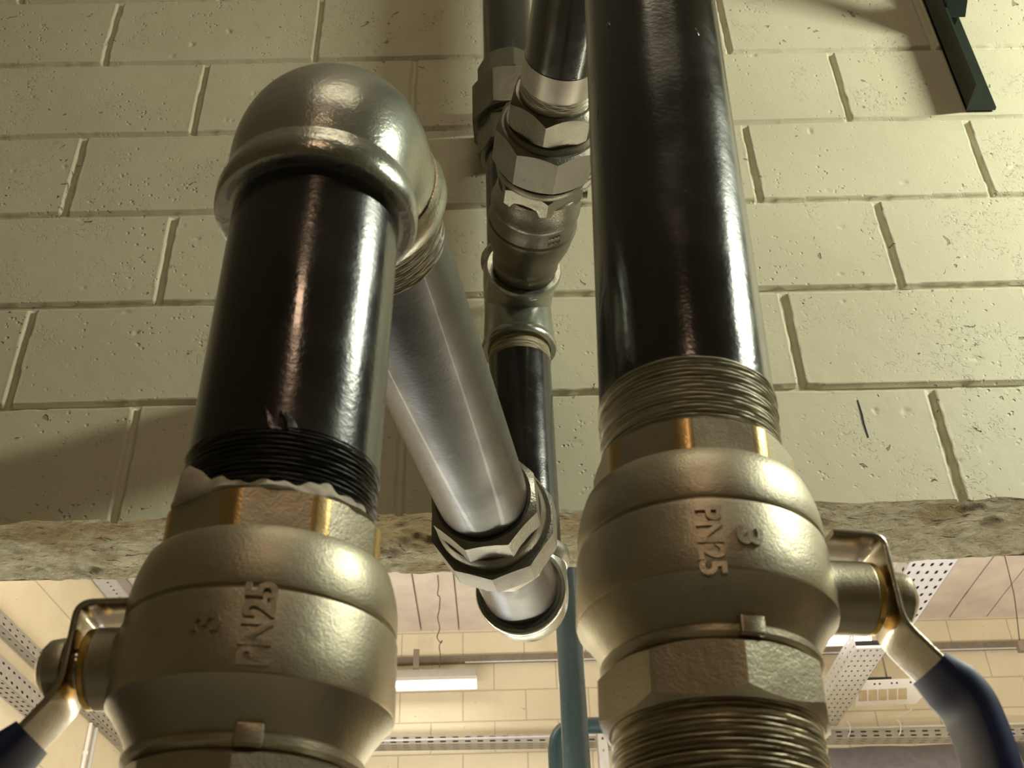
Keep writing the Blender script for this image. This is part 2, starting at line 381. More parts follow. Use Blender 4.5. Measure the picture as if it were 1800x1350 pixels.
def struct(name, mb, mat):
    o = mb.build(name, mat, origin=(0, 0, 0)); o['kind'] = 'structure'; return o
struct('wall_back', MB().box(XL - .2, XR + .2, BACK, BACK + .2, -EYE, CEIL + .1), M['wall_back'])
LW = lambda y: -2.75 + .0615*y           # the far room's left wall runs slightly askew
struct('wall_left', MB().add([(LW(D0+THK) - .2, D0+THK, -EYE), (LW(D0+THK), D0+THK, -EYE), (LW(BACK), BACK, -EYE), (LW(BACK) - .2, BACK, -EYE), (LW(D0+THK) - .2, D0+THK, CEIL+.1), (LW(D0+THK), D0+THK, CEIL+.1), (LW(BACK), BACK, CEIL+.1), (LW(BACK) - .2, BACK, CEIL+.1)],
    [(3, 2, 1, 0), (4, 5, 6, 7), (0, 1, 5, 4), (1, 2, 6, 5), (2, 3, 7, 6), (3, 0, 4, 7)]), M['wall_side'])
struct('wall_near_left', MB().box(XL - .2, XL, -7.2, D0 + THK, -EYE, CEIL + .1), M['wall_side'])
struct('wall_right', MB().box(XR, XR + .2, -7.2, BACK, -EYE, CEIL + .1), M['wall_side'])
struct('wall_rear', MB().box(XL - .2, XR + .2, -7.4, -7.2, -EYE, CEIL + .1), M['wall_back'])
struct('floor', MB().box(XL - .2, XR + .2, -7.4, BACK + .2, -EYE - .1, -EYE), M['floor'])
for o in C.objects:     # the six shell boxes above were given in camera-relative heights
    if o.get('kind') == 'structure' and o.name != 'wall_front': o.location.z += EYE
# ceiling of precast boards 0.25 m wide with open joints and slightly sagging undersides
cb = MB(); k0 = int((XL + .29)/.25) - 2; xx = -.29 + k0*.25
while xx < XR + .2:
    rnd = random.Random(int(xx*100)); dz = rnd.uniform(-.002, .002)
    nseg = 60; R = []
    for i in range(nseg + 1):
        yy = -7.2 + (BACK + 7.2)*i/nseg; sag = .006*math.sin(yy*3.1 + .4*math.sin(xx*2))
        zb = CEIL + dz + sag + .004; w0, w1 = xx + .0045, xx + .2455
        R.append([(w0, yy, zb + .05 + EYE), (w0, yy, zb + .004 + EYE), (w0 + .005, yy, zb + EYE), (w1 - .005, yy, zb + EYE), (w1, yy, zb + .004 + EYE), (w1, yy, zb + .05 + EYE)])
    cb.rings(R); xx += .25
cb.box(XL - .3, XR + .3, -7.4, BACK + .2, CEIL + EYE + .04, CEIL + EYE + .2)
struct('ceiling', cb, M['ceiling'])

# ------------------------------------------------------------------ plumbing helpers
R3 = .04445
def thread(m, z0, z1, r0, r1, pitch=.0023, depth=.0013, n=120, seed=0):
    rs = random.Random(seed); prof = []; z = z0; k = 0; N = max(2, int(abs(z1 - z0)/pitch))
    for i in range(N):
        for q, dq in ((0, -1), (.25, -1), (.5, 0), (.75, 0)):
            t = (i + q)/N; prof.append((r0 + (r1 - r0)*t + dq*depth*rs.uniform(.75, 1.1), z0 + (z1 - z0)*t))
    prof.append((r1 - depth, z1)); b = MB()
    ph = rs.random()*6
    return b.lathe(prof, m, n, fr=lambda a, z: .00025*math.sin(3*a + z*900 + ph) + .0002*math.sin(11*a + ph*2 - z*1700))
def pipe_part(a, b, r, name, mat, parent=None):
    a, b = Vector(a), Vector(b); L = (b - a).length; m = frame(a, b - a); ns = max(2, int(L/.02))
    prof = [(r - .003, 0), (r, .0012)] + [(r, L*i/ns) for i in range(1, ns)] + [(r, L - .0012), (r - .003, L)]
    return MB().lathe(prof, m, 96).build(name, mat, parent)
def bend_fitting(name, ports, ce, rb, rr, mat, label, cat, arc=.052):
    """two-port elbow: ports = directions out of the centre"""
    ctr, d1, d2 = Vector(ports[0]), Vector(ports[1]).normalized(), Vector(ports[2]).normalized()
    root = thing(name, ctr, label, cat)
    half = d1.angle(d2)/2; tan_ = arc/math.tan(half)
    bis = (d1 + d2).normalized(); cc = ctr + bis*(arc/math.sin(half))
    a0 = ctr + d1*tan_; b0 = ctr + d2*tan_; path = []; rad = []
    e1 = (a0 - cc).normalized(); tot = e1.angle((b0 - cc).normalized()); e2 = ((b0 - cc) - e1*(b0 - cc).dot(e1)).normalized()
    sl = ce - tan_; rl = .019
    for q in (0, .25, .5, .75): path.append(ctr + d1*(ce - q*sl)); rad.append(rb)
    for i in range(25): t = tot*i/24; path.append(cc + (e1*math.cos(t) + e2*math.sin(t))*arc); rad.append(rb + .0015*math.sin(PI*i/24))
    for q in (.75, .5, .25, 0): path.append(ctr + d2*(ce - q*sl)); rad.append(rb)
    MB().tube(path, rad, 96).build('elbow_body', mat, root, 40)
    for d in (d1, d2):
        m = frame(ctr, d)
        MB().lathe([(rb - .004, ce - rl - .003), (rb + .001, ce - rl - .002), (rr - .0012, ce - rl + .004), (rr, ce - rl + .008), (rr, ce - .003), (rr - .0012, ce - .0006), (rr - .003, ce), (R3 + .0025, ce), (R3 + .0012, ce - .002), (R3, ce - .008), (R3 - .003, ce - .015)], m, 96, closed=True, caps=False).build('socket_rim', mat, root, 40)
    return root

# ---- left assembly (front riser with valve, elbow, horizontal run back to the wall)
LX = lambda h: Vector((-.1035 + (h - .18)*.030, .4575 - (h - .18)*.045, h + EYE))
ldir = (LX(1) - LX(0)).normalized()
RX = lambda h: Vector((.0824 + .0425*h, .4755 + .01*h, h + EYE))
rdir = (RX(1) - RX(0)).normalized()

def letters(txt, root, axis_m, r, ang, zc, length, height, sgn, depth=.0011):
    """raised cast lettering wrapped round a vertical body; reads upward (sgn 1) or downward (sgn -1)"""
    cu = bpy.data.curves.new('lettering', 'FONT'); cu.body = txt; cu.size = 1; cu.extrude = .5; cu.offset = .03
    tmp = bpy.data.objects.new('t', cu); C.objects.link(tmp); dg = bpy.context.evaluated_depsgraph_get(); dg.update()
    me = bpy.data.meshes.new_from_object(tmp.evaluated_get(dg)); bpy.data.objects.remove(tmp)
    co = np.array([v.co[:] for v in me.vertices]); lo, hi = co.min(0), co.max(0); c = (lo + hi)/2
    b = MB(); vs = []
    for p in co:
        u = (p[0] - c[0])/(hi[0] - lo[0])*length; v = (p[1] - c[1])/(hi[1] - lo[1])*height
        rr = r + (depth if p[2] > 0 else -.002); z = zc + sgn*u; x = -sgn*v
        if p[2] > 0: pass
        a = ang + x/r
        vs.append((rr*math.sin(a), -rr*math.cos(a), z))
    b.add(vs, [tuple(p.vertices) for p in me.polygons], axis_m)
    return b.build('lettering', M['valve'], root, 25)

def wear(o, ctr, axis, rmin):
    o.data.materials.append(M['brass_worn']); ax = Vector(axis).normalized(); c = Vector(ctr) - ORI[o.name]
    for p in o.data.polygons:
        q = p.center - c; q = q - ax*q.dot(ax)
        if q.length > rmin: p.material_index = 1
def valve(ctr, axis, stem_ang, side, lab, marks, phase):
    """nickel plated ball valve, z along the pipe; side +1 stem to the right, -1 to the left"""
    root = thing('ball_valve', ctr, lab, 'valve', None); m = frame(ctr, axis, (1, 0, 0))
    # cap half: octagonal end, shoulder, band down to the groove
    b = MB(); b.poly(8, .0462, .044, .0665, .0425, m, phase=phase, ch=.7, rf=.97, per=24, rcap=.978)
    wear(b.build('end_cap', M['valve'], root, 25), ctr, axis, .0482)
    body = [(.0425, .0460), (.0505, .0458), (.0522, .0454), (.0530, .0444), (.0548, .0390), (.0562, .0335), (.0571, .0275), (.0573, .0205), (.0570, .0188), (.0555, .0180), (.0555, .0170), (.0572, .0160), (.0577, .0140),
            (.0582, -.004), (.0585, -.0165), (.0581, -.0178), (.0570, -.0188), (.0520, -.0255), (.0475, -.0330), (.0462, -.0355), (.0478, -.0366), (.0485, -.0375), (.0485, -.0400), (.0470, -.0412), (.0455, -.0418), (.0440, -.0425)]
    b = MB().lathe(body, m, 128)
    b.box(-.0055, .0055, -.0048, .0042, 0, .0043, m @ frame((math.sin(.22)*.0455, -math.cos(.22)*.0455, -.0372), (math.sin(.22), -math.cos(.22), 0), (math.cos(.22), math.sin(.22), 0)), bev=.0012)
    b.build('valve_body', M['valve'], root, 30)
    MB().poly(8, .0468, -.0665, -.0418, .0425, m, phase=.12, ch=.7, rf=.97).build('end_cap', M['valve'], root, 25)
    for txt, ang, zc, L, hgt in marks: letters(txt, root, m, .0580, ang, zc, L, hgt, 1 if side < 0 else -1)
    # stem boss, gland and lever
    sd = Vector((side*math.cos(stem_ang), -math.sin(stem_ang), 0)); wd = Vector((0, 0, 1)).cross(sd).normalized()
    o = Vector(ctr); k = 0. if side > 0 else -.0105; oz = 0. if side > 0 else .005
    ms = frame(o + Vector((0, 0, oz)), sd, (0, 0, 1))
    MB().lathe([(.0215, .045), (.0215, .0535), (.0200, .0555), (.0175, .0570), (.0172, .0590), (.0172, .0770 + k), (.0165, .0782 + k), (.0125, .0786 + k)], ms, 48).build('stem_boss', M['valve'], root, 30)
    MB().lathe([(.0160, .0778 + k), (.0168, .0786 + k), (.0168, .0806 + k), (.0158, .0814 + k), (.006, .0818 + k)], ms, 48).build('gland_ring', M['brass'], root, 30)
    MB().lathe([(.0085, .080 + k), (.0085, .092 + k), (.0075, .1005 + k), (.005, .102 + k)], ms, 24).build('stem', M['chrome'], root, 30)
    MB().lathe([(.006, .0893 + k), (.0132, .0895 + k), (.0138, .0915 + k), (.0130, .0965 + k), (.0105, .0990 + k), (.0085, .0992 + k)], ms, 24, fr=lambda a, z: -.0006*abs(math.sin(3*a))).build('stem_nut', M['valve'], root, 30)
    P = lambda s_, z_: o + sd*s_ + Vector((0, 0, z_))
    if side > 0: lp = [P(.0625, .0275), P(.0872, .0268), P(.0872, -.0165), P(.1060, -.0400)]; sp = [P(.1010, -.0335), P(.1150, -.0480), P(.1180, -.0700), P(.1190, -.150)]
    else: lp = [P(.0540, .0300), P(.0762, .0296), P(.0762, -.0070), P(.0930, -.0300)]; sp = [P(.0880, -.0235), P(.1050, -.0420), P(.1090, -.0670), P(.1100, -.145)]
    lever = MB().strip(fillet(lp, .0065, 6), .028, .0030, wd, bev=.0010).build('lever', M['chrome'], root, 30)
    p2 = fillet(sp, .016, 10); n2 = len(p2)
    MB().strip(p2, [.030] + [.033]*(n2-2) + [.028], [.0085] + [.0130]*(n2-2) + [.008], wd, bev=.0042).build('lever_sleeve', M['sleeve'], lever, 40)
    return root, m
rc = RX(.2266); lc = LX(.1835)
valve(rc, rdir, math.radians(-8), 1, 'nickel-plated ball valve on the right riser, blue lever hanging to the right', [('PN25', -.085, -.0045, .0325, .0112), ('3', .20, -.002, .0085, .0115)], -.22)
valve(lc, ldir, math.radians(1), -1, 'nickel-plated ball valve on the left riser, blue lever dropping to the left', [('PN25', .185, .0015, .0330, .0125), ('3', -.155, .002, .0080, .0115)], -.19)

# right riser above and below its valve
def P_(f, h): return f(h)
t = thing('riser_pipe', RX(.270), 'thick glossy black riser pipe screwed into the right valve, running out of frame', 'pipe')
pipe_part(RX(.328), RX(1.03), R3, 'pipe_wall', M['pipe'], t)
thread(frame(RX(.288), rdir), 0, .0415, R3 - .0007, R3 + .0008, seed=3).build('thread', M['hemp'], t, 50)
t = thing('riser_pipe', RX(-.3), 'lower threaded riser stub below the right valve, fibre in its threads', 'pipe')
pipe_part(RX(-.3), RX(.105), R3, 'pipe_wall', M['pipe'], t)
thread(frame(RX(.100), rdir), 0, .0660, R3 + .0006, R3 - .0002, seed=5).build('thread', M['fibre_valve'], t, 50)
bend_fitting('pipe_elbow', (RX(1.108), -rdir, (.033 - .13, .825, 0)), .082, .050, .0545, M['galv'], 'upper elbow joining the right riser to the high run above the frame', 'pipe fitting')
# left riser
t = thing('riser_pipe', LX(.24), 'short black riser between left valve and large elbow, drips in its paint', 'pipe')
pipe_part(LX(.277), LX(.442), R3, 'pipe_wall', M['pipe_worn'], t)
thread(frame(LX(.244), ldir), 0, .0365, R3 - .0003, R3 + .0002, depth=.0011, seed=8).build('thread', M['pipe_thread'], t, 50)
b = MB()                                    # ragged sealing tape pressed out above the cap
tn = lambda a, q: math.sin(5*a + q*3) + .7*math.sin(13*a + q*7) + .5*math.sin(29*a + q)
bulge = lambda a: .0034*math.exp(-((((a + 2.35 + PI) % (2*PI)) - PI)/.22)**2)
b.lathe([(R3 - .0005, .2485), (R3 + .0022, .2488), (R3 + .0030, .2500), (R3 + .0016, .2515), (R3 + .0009, .2535), (R3 - .001, .2545)], frame(LX(0), ldir, (1, 0, 0)), 240,
    fr=lambda a, z: .00045*tn(a, z*600) + bulge(a), fz=lambda a, z: max(0, z - .2495)*.28*tn(a, 2) + (z > .250)*bulge(a)*3)
b.build('sealing_tape', M['tape'], t, 60)
t = thing('riser_pipe', LX(-.3), 'black riser stub entering the left valve from below, under the frame edge', 'pipe')
pipe_part(LX(-.3), LX(.122), R3, 'pipe_wall', M['pipe'], t)
EA = LX(.5115); EB = V(.033, 1.31, .604)         # elbow centres of the low run
ra = (EB - EA).normalized()
bend_fitting('pipe_elbow', (EA, -ldir, ra), .078, .0510, .0545, M['galv'], 'large shiny galvanised elbow on top of the left riser', 'pipe fitting')
RL = (EB - EA).length
mrun = frame(EA, ra, (1, 0, 0)); at = lambda s_: EA + ra*s_
t = thing('cross_pipe', at(.078), 'black pipe sloping from the large elbow back to the union by the wall', 'pipe')
pipe_part(at(.115), at(.545), R3, 'pipe_wall', M['pipe_brushed'], t)
thread(mrun, .072, .117, R3 - .0002, R3 + .0004, seed=11).build('thread', M['hemp_run'], t, 50)
t = thing('pipe_union', at(.56), 'dark weathered union with rusty nut at the lower end of the sloping pipe', 'pipe fitting')
MB().poly(8, .0515, .532, .588, R3 + .0004, mrun, phase=.35, ch=.9, rf=.93).build('end_piece', M['galv_dark'], t, 28)
b = MB().poly(10, .0625, .588, .630, .0475, mrun, phase=.33, ch=.5, rf=.975).build('union_nut', M['rusty'], t, 25)
MB().lathe([(.044, .566), (.0535, .568), (.0565, .574), (.0565, .592), (.044, .594)], mrun, 96).build('seat_ring', M['galv_dark'], t)
MB().poly(10, .0490, .618, .672, R3 - .001, mrun, phase=.1, ch=.6, rf=.985).build('tail_piece', M['galv_dark'], t, 20)
t = thing('pipe_nipple', at(.66), 'short dark nipple between the rusty union and the lower elbow', 'pipe')
pipe_part(at(.665), at(RL - .070), R3 - .0004, 'pipe_wall', M['pipe_brushed'], t)
bend_fitting('pipe_elbow', (EB, -ra, (0, 0, 1)), .078, .0495, .0545, M['galv'], 'lower galvanised elbow turning the sloping pipe up along the wall', 'pipe fitting')
# ---- wall riser
WX, WD = .033, 1.31
W = lambda h: V(WX, WD, h)
t = thing('wall_pipe', W(.67), 'slim-looking black pipe standing in front of the wall below the tee', 'pipe')
pipe_part(W(.672), W(.988), R3, 'pipe_wall', M['pipe'], t)
thread(frame(W(.985), (0, 0, 1)), 0, .030, R3 + .0003, R3 - .0003, depth=.0009, seed=21).build('thread', M['hemp_light'], t, 50)
# tee
TC = W(1.102); cdir = (RX(1.108) - TC).normalized(); cdir = Vector((cdir.x, cdir.y, (cdir.z)*1.0)).normalized()
t = thing('pipe_tee', TC, 'galvanised tee on the wall pipe below the check valve', 'pipe fitting')
b = MB().lathe([(.044, -.088), (.0505, -.086)] + [(.0505 + .0008*math.cos(k), -.07 + .14*k/8) for k in range(9)] + [(.0505, .086), (.044, .088)], frame(TC, (0, 0, 1)), 96)
b.lathe([(.0500, 0), (.0500, .03), (.0500, .055), (.050, .076), (.044, .078)], frame(TC, cdir), 96); b.build('tee_body', M['galv'], t, 40)
for d, ce in (((0, 0, 1), .090), ((0, 0, -1), .092), (cdir, .080)):
    MB().lathe([(.049, ce - .018), (.0530, ce - .013), (.0545, ce - .009), (.0545, ce - .003), (.0530, ce), (R3 + .0015, ce), (R3, ce - .006), (R3 - .002, ce - .012)], frame(TC, d), 96, closed=True, caps=False).build('socket_rim', M['galv'], t, 40)
# upper wall riser with its union
t = thing('pipe_nipple', W(1.18), 'black nipple behind the check valve, between tee and upper union', 'pipe')
pipe_part(W(1.18), W(1.425), R3, 'pipe_wall', M['pipe'], t)
t = thing('pipe_union', W(1.40), 'dark greenish union high on the wall pipe, left of the check valve run', 'pipe fitting')
mz = frame(W(0), (0, 0, 1), (1, 0, 0))
MB().poly(8, .0520, 1.585, 1.640, R3 + .0004, mz, phase=.15, ch=.8).build('end_piece', M['galv_dark'], t, 28)
MB().poly(8, .0640, 1.485, 1.575, .047, mz, phase=.35, ch=.55).build('union_nut', M['galv_dark'], t, 28)
MB().poly(8, .0530, 1.415, 1.480, R3 + .0004, mz, phase=.15, ch=.8).build('tail_piece', M['galv_dark'], t, 28)
MB().lathe([(.044, 1.474), (.056, 1.476), (.056, 1.49), (.044, 1.492)], mz, 64).build('seat_ring', M['galv_dark'], t)
t = thing('wall_pipe', W(1.62), 'dark pipe rising from the upper union out of the top of the frame', 'pipe')
pipe_part(W(1.62), W(3.13), R3, 'pipe_wall', M['pipe'], t)
# ---- high run with check valve (distance s measured from the tee centre towards the right riser)
mc = frame(TC, cdir, (1, 0, 0)); cat = lambda s_: TC + cdir*s_; CL = (RX(1.108) - TC).length
t = thing('check_valve', cat(.09), 'grey cast check valve between tee and union, rings round its belly', 'valve')
body = [(.040, .072), (.0450, .073), (.0455, .088), (.0475, .094), (.0475, .100), (.0462, .103), (.0475, .112), (.0530, .128), (.0580, .146), (.0600, .163), (.0602, .172), (.0618, .174), (.0618, .179), (.0600, .182), (.0598, .205), (.0612, .208), (.0612, .213), (.0592, .217), (.0570, .232), (.0545, .246), (.050, .250)]
MB().lathe(body, mc, 128).build('valve_body', M['galv_dark'], t, 30)
MB().poly(6, .0520, .232, .272, .044, mc, phase=PI/6 + .12, ch=.9, rf=.96, per=16).build('end_piece', M['galv_dark'], t, 28)
b = MB()                                  # small cast bosses and the test plug on its right side
b.lathe([(.009, 0), (.009, .010), (.007, .012), (.007, .018), (.003, .019)], frame(cat(.215) + Vector((.052, 0, .012)), (1, 0, -.1)), 20)
b.build('test_plug', M['galv'], t, 30)
b = MB()
for k in range(2):
    for i in range(7):
        a = -.42 + .055*i - .0 ; q = .188 + k*.0
        s_ = .1875 + (.010 if k else 0)
        px = math.sin(a)*.0603; b.box(-.0013, .0013, -.0008, .0008, -.002, .002 if (i + k) % 2 else .0035, mc @ frame((math.cos(-PI/2 + .30 + .045*i)*.0598, math.sin(-PI/2 + .30 + .045*i)*.0598, s_), (0, 0, 1)))
b.build('cast_marks', M['galv_dark'], t, 30)
t = thing('pipe_union', cat(.27), 'angular cast union just above the check valve, tape rags on its edge', 'pipe fitting')
MB().lathe([(.044, .270), (.0600, .271), (.0615, .276), (.0600, .281), (.044, .282)], mc, 96).build('seat_ring', M['galv_dark'], t)
MB().poly(8, .0635, .286, .345, .047, mc, phase=.12, ch=.75, rf=.96).build('union_nut', M['rusty'], t, 28)
MB().lathe([(.044, .34), (.0590, .342), (.0550, .352), (.044, .354)], mc, 96).build('nut_shoulder', M['galv_dark'], t)
MB().poly(6, .0500, .350, .395, R3 + .0004, mc, phase=.30, ch=.9, rf=.97, per=16).build('tail_piece', M['galv_dark'], t, 28)
b = MB(); rs = random.Random(6)
for k in range(5):
    a = .95 + k*.11 - PI/2; base = mc @ Vector((.061*math.cos(a), .061*math.sin(a), .280 + .003*k))
    pts = [base + Vector((rs.uniform(-.003, .006)*j, rs.uniform(-.003, .003)*j, rs.uniform(-.006, .001)*j)) for j in range(4)]
    b.strip(bez(pts, 4), .006, .0006, (0, 1, .3), bev=.0002)
b.build('sealing_tape', M['tape'], t, 60)
t = thing('high_pipe', cat(.39), 'black pipe of the high run above the check valve, pale thread at its end', 'pipe')
pipe_part(cat(.450), cat(CL - .078), R3, 'pipe_wall', M['pipe'], t)
thread(mc, .388, .415, R3 - .0003, R3 + .0002, depth=.0007, seed=31).build('thread', M['hemp_run'], t, 50)
MB().lathe([(R3 - .002, .414), (R3 + .0004, .415), (R3 + .0006, .45), (R3 - .002, .451)], mc, 96).build('bare_band', mat_flat('bare_pipe_band', (.42, .38, .32), .35, .4, .2), t)

# ---- angle iron hanging in front of the wall, upper right
t = thing('angle_iron', V(.898, 1.395, 1.611), 'dark green angle iron fixed upright on the wall at the upper right', 'bracket')
b = MB(); zt = 2.35; z0 = 1.611
b.add([V(.871, 1.395, z0), V(.875, 1.395, z0), V(.875, 1.337, z0 + .002), V(.871, 1.337, z0 + .002), V(.871, 1.395, zt), V(.875, 1.395, zt), V(.875, 1.337, zt), V(.871, 1.337, zt)],
      [(0, 1, 2, 3)[::-1], (4, 5, 6, 7), (0, 1, 5, 4), (1, 2, 6, 5), (2, 3, 7, 6), (3, 0, 4, 7)])
b.box(.871, .925, 1.390, 1.3965, z0 + EYE, zt + EYE)
b.build('angle_profile', M['green'], t, 20)
ma = frame(V(.893, 1.352, 1.850), (0, -.40, .235), (1, 0, 0))
MB().box(-.019, .019, -.020, .020, -.012, .52, ma).build('bracket_arm', M['green'], t)
MB().box(-.012, .012, -.019, .019, .010, .040, frame(V(.893, 1.390, 1.86), (0, -1, 0), (1, 0, 0))).build('weld_plate', M['green'], t)
# blue pencil stroke on the wall
tag(MB().tube([V(.5405, 1.3985, .972), V(.5418, 1.3980, .945), V(.5412, 1.3980, .930), V(.5425, 1.3985, .905)], .0009, 6).build('pencil_mark', mat_flat('blue_pencil', (.03, .07, .13), .8)), 'thin blue stroke drawn on a block right of the right riser', 'mark')

# ------------------------------------------------------------------ far room
def perf(mb, o, u, v, LU, LV, pu, pv, hu, hv, th=.0015):
    """perforated sheet: origin o, directions u, v; real slotted holes"""
    u, v = Vector(u).normalized(), Vector(v).normalized(); nu, nv = max(1, round(LU/pu)), max(1, round(LV/pv)); pu, pv = LU/nu, LV/nv
    vs, fs = [], []
    for i in range(nu):
        for j in range(nv):
            c = (i + .5)*pu, (j + .5)*pv; b = len(vs)
            sq = [(-pu/2, -pv/2), (0, -pv/2), (pu/2, -pv/2), (pu/2, 0), (pu/2, pv/2), (0, pv/2), (-pu/2, pv/2), (-pu/2, 0)]
            k = .7; ho = [(-hu/2*k, -hv/2), (0, -hv/2), (hu/2*k, -hv/2), (hu/2, 0), (hu/2*k, hv/2), (0, hv/2), (-hu/2*k, hv/2), (-hu/2, 0)]
            for p in sq + ho: vs.append(Vector(o) + u*(c[0] + p[0]) + v*(c[1] + p[1]))
            for q in range(8): fs.append((b + q, b + (q+1) % 8, b + 8 + (q+1) % 8, b + 8 + q))
    mb.add(vs, fs); return mb
def solidify(o, th=.0015):
    o.data.polygons.foreach_set('use_smooth', [False]*len(o.data.polygons))
    s = o.modifiers.new('thickness', 'SOLIDIFY'); s.thickness = th; return o
def tray(o, run, across, L, Wd, side, lab, mat, up=(0, 0, 1), flip=False, pu=.042, pv=.040, hu=.024, hv=.011):
    t = thing('cable_tray', o, lab, 'cable tray'); run, across, up = Vector(run), Vector(across), Vector(up)
    solidify(perf(MB(), Vector(o), run, across, L, Wd, pu, pv, hu, hv).build('tray_bottom', mat, t))
    solidify(perf(MB(), Vector(o), run, up, L, side, pu, side/2, hu, hv).build('tray_side', mat, t))
    solidify(perf(MB(), Vector(o) + across*Wd, run, up, L, side, pu, side/2, hu, hv).build('tray_side', mat, t))
    return t
# tray along the back wall: its near side faces us
b = tray(V(-2.30, 6.86, 2.330), (1, -.0, -.0135), (0, 1, 0), 6.1, .12, .050, 'long perforated cable tray along the foot of the far wall', M['tray_dull'], pu=.075, hu=.040, hv=.010)
MB().box(0, 6.1, -.004, .0, -.006, .006, frame(V(-2.30, 6.86, 2.330), (0, 0, 1), (1, 0, -.0135))).build('tray_lip', M['tray'], b)
MB().box(.02, 6.05, .006, .110, .006, .044, frame(V(-2.30, 6.86, 2.330), (-.0135*-1, 0, 1), (1, 0, -.0135))).build('dark_backing', M['black'], b)  # dark box added behind the tray holes so they read dark
lw = Vector((.0615, 1, 0)).normalized()
b = tray(V(LW(3.2) + .004, 3.2, 2.312), lw, (1, 0, 0), 3.58, .055, .065, 'slim perforated tray on the left wall ending in the corner', M['tray_dull'], pu=.07, hu=.030, hv=.010)
MB().box(.006, .049, -.055, -.006, .02, 3.50, frame(V(LW(3.2) + .004, 3.2, 2.312), lw, (1, 0, 0))).build('dark_backing', M['black'], b)  # added dark filler that darkens the holes of the slim tray
b = tray(V(LW(2.6) + .004, 2.6, 2.065), lw, (1, 0, 0), 3.05, .09, .10, 'wider perforated tray lower on the left wall, behind the left lever', M['tray_dull'], pu=.06, pv=.033, hu=.028, hv=.012)
MB().box(.008, .082, -.085, -.006, .02, 3.0, frame(V(LW(2.6) + .004, 2.6, 2.065), lw, (1, 0, 0))).build('dark_backing', M['black'], b)  # added dark filler that darkens the holes of the wider tray
t = thing('cable_tray', V(LW(3) + .01, 3.0, 3.0), 'perforated rail under the ceiling along the left wall', 'cable tray')
solidify(perf(MB(), V(LW(3) + .012, 3.0, 3.02), lw, (1, 0, .35), 4.0, .12, .05, .12, .018, .012).build('tray_bottom', M['tray'], t))
MB().box(.125, .150, -.04, 0, 0, 3.98, frame(V(LW(3), 3.0, 3.045), lw, (1, 0, 0))).build('tray_side', M['tray_dull'], t)
# two trays heading for the far wall on the right, a dark box added in each so its slots look dark
b = tray(V(1.75, 2.0, 2.20), (0, 1, 0), (1, 0, 0), 3.05, .20, .07, 'near perforated tray with long slots beside the right valve nut, under the ceiling', M['tray'], pu=.075, pv=.040, hu=.034, hv=.013)
MB().box(1.757, 1.943, 2.05, 5.0, 2.206 + EYE, 2.245 + EYE).build('dark_backing', M['black'], b)
b = tray(V(1.854, 5.66, 2.345), (0, 1, 0), (1, 0, 0), 1.19, .170, .10, 'bright perforated tray end running to the far wall below the right valve stem', M['tray'], pu=.068, pv=.034, hu=.022, hv=.010)
MB().box(1.861, 2.017, 5.68, 6.83, 2.351 + EYE, 2.395 + EYE).build('dark_backing', M['black'], b)
MB().box(1.852, 2.026, 5.652, 5.660, 2.343 + EYE, 2.356 + EYE).build('tray_lip', M['white'], b)
tag(MB().box(-2.30, -2.215, 6.785, 6.85, 2.30 + EYE, 2.375 + EYE, bev=.006).build('junction_box', M['tray']), 'small grey box at the corner end of the left wall tray', 'box')
# conduit rail along the far wall
t = thing('conduit_rail', V(0, 6.99, 2.88), 'grey-brown rail fixed along the far wall above the luminaires', 'rail')
MB().box(-3.1, 3.1, -.02, .02, -.022, .022, frame(V(.8, 7.005, 2.895), (0, 0, 1), (1, 0, -.021))).build('rail_bar', M['shade'], t)
MB().box(-1.05, 3.1, -.003, .0, -.010, .0, frame(V(.8, 6.983, 2.872), (0, 0, 1), (1, 0, -.021))).build('rail_highlight', M['tray'], t)  # pale bar standing in for a thin highlight along the rail
# luminaires
def luminaire(x0, x1, d, h, lab, drop, lit=True):
    t = thing('luminaire', V((x0 + x1)/2, d, h), lab, 'lamp')
    MB().box(x0, x1, d - .035, d + .035, h + .012 + EYE, h + .062 + EYE, bev=.004).build('housing', M['tray_dull'] if lit else M['shade'], t)
    a = MB(); a.add([V(x0, d - .085, h - .028), V(x1, d - .085, h - .028), V(x1, d - .04, h + .012), V(x0, d - .04, h + .012), V(x0, d + .085, h - .028), V(x1, d + .085, h - .028), V(x1, d + .04, h + .012), V(x0, d + .04, h + .012)],
                    [(0, 1, 2, 3), (4, 7, 6, 5), (3, 2, 6, 7)])
    solidify(a.build('reflector', M['white'], t, 20), .002)
    MB().tube([V(x0 + .02, d, h - .022), V(x1 - .02, d, h - .022)], .013, 16).build('tube', M['tube'], t)
    if drop: MB().box(drop - .018, drop + .018, d - .01, d + .01, h + .055 + EYE, 2.86 + EYE).build('hanger', M['shade'], t)
    return t
luminaire(-1.42, -.169, 6.74, 2.655, 'lit fluorescent fitting hanging on the far wall left of the green pipe', -.545)
luminaire(1.10, 2.25, 6.50, 2.775, 'lit fluorescent fitting half hidden behind the right valve stem', 1.5, False)
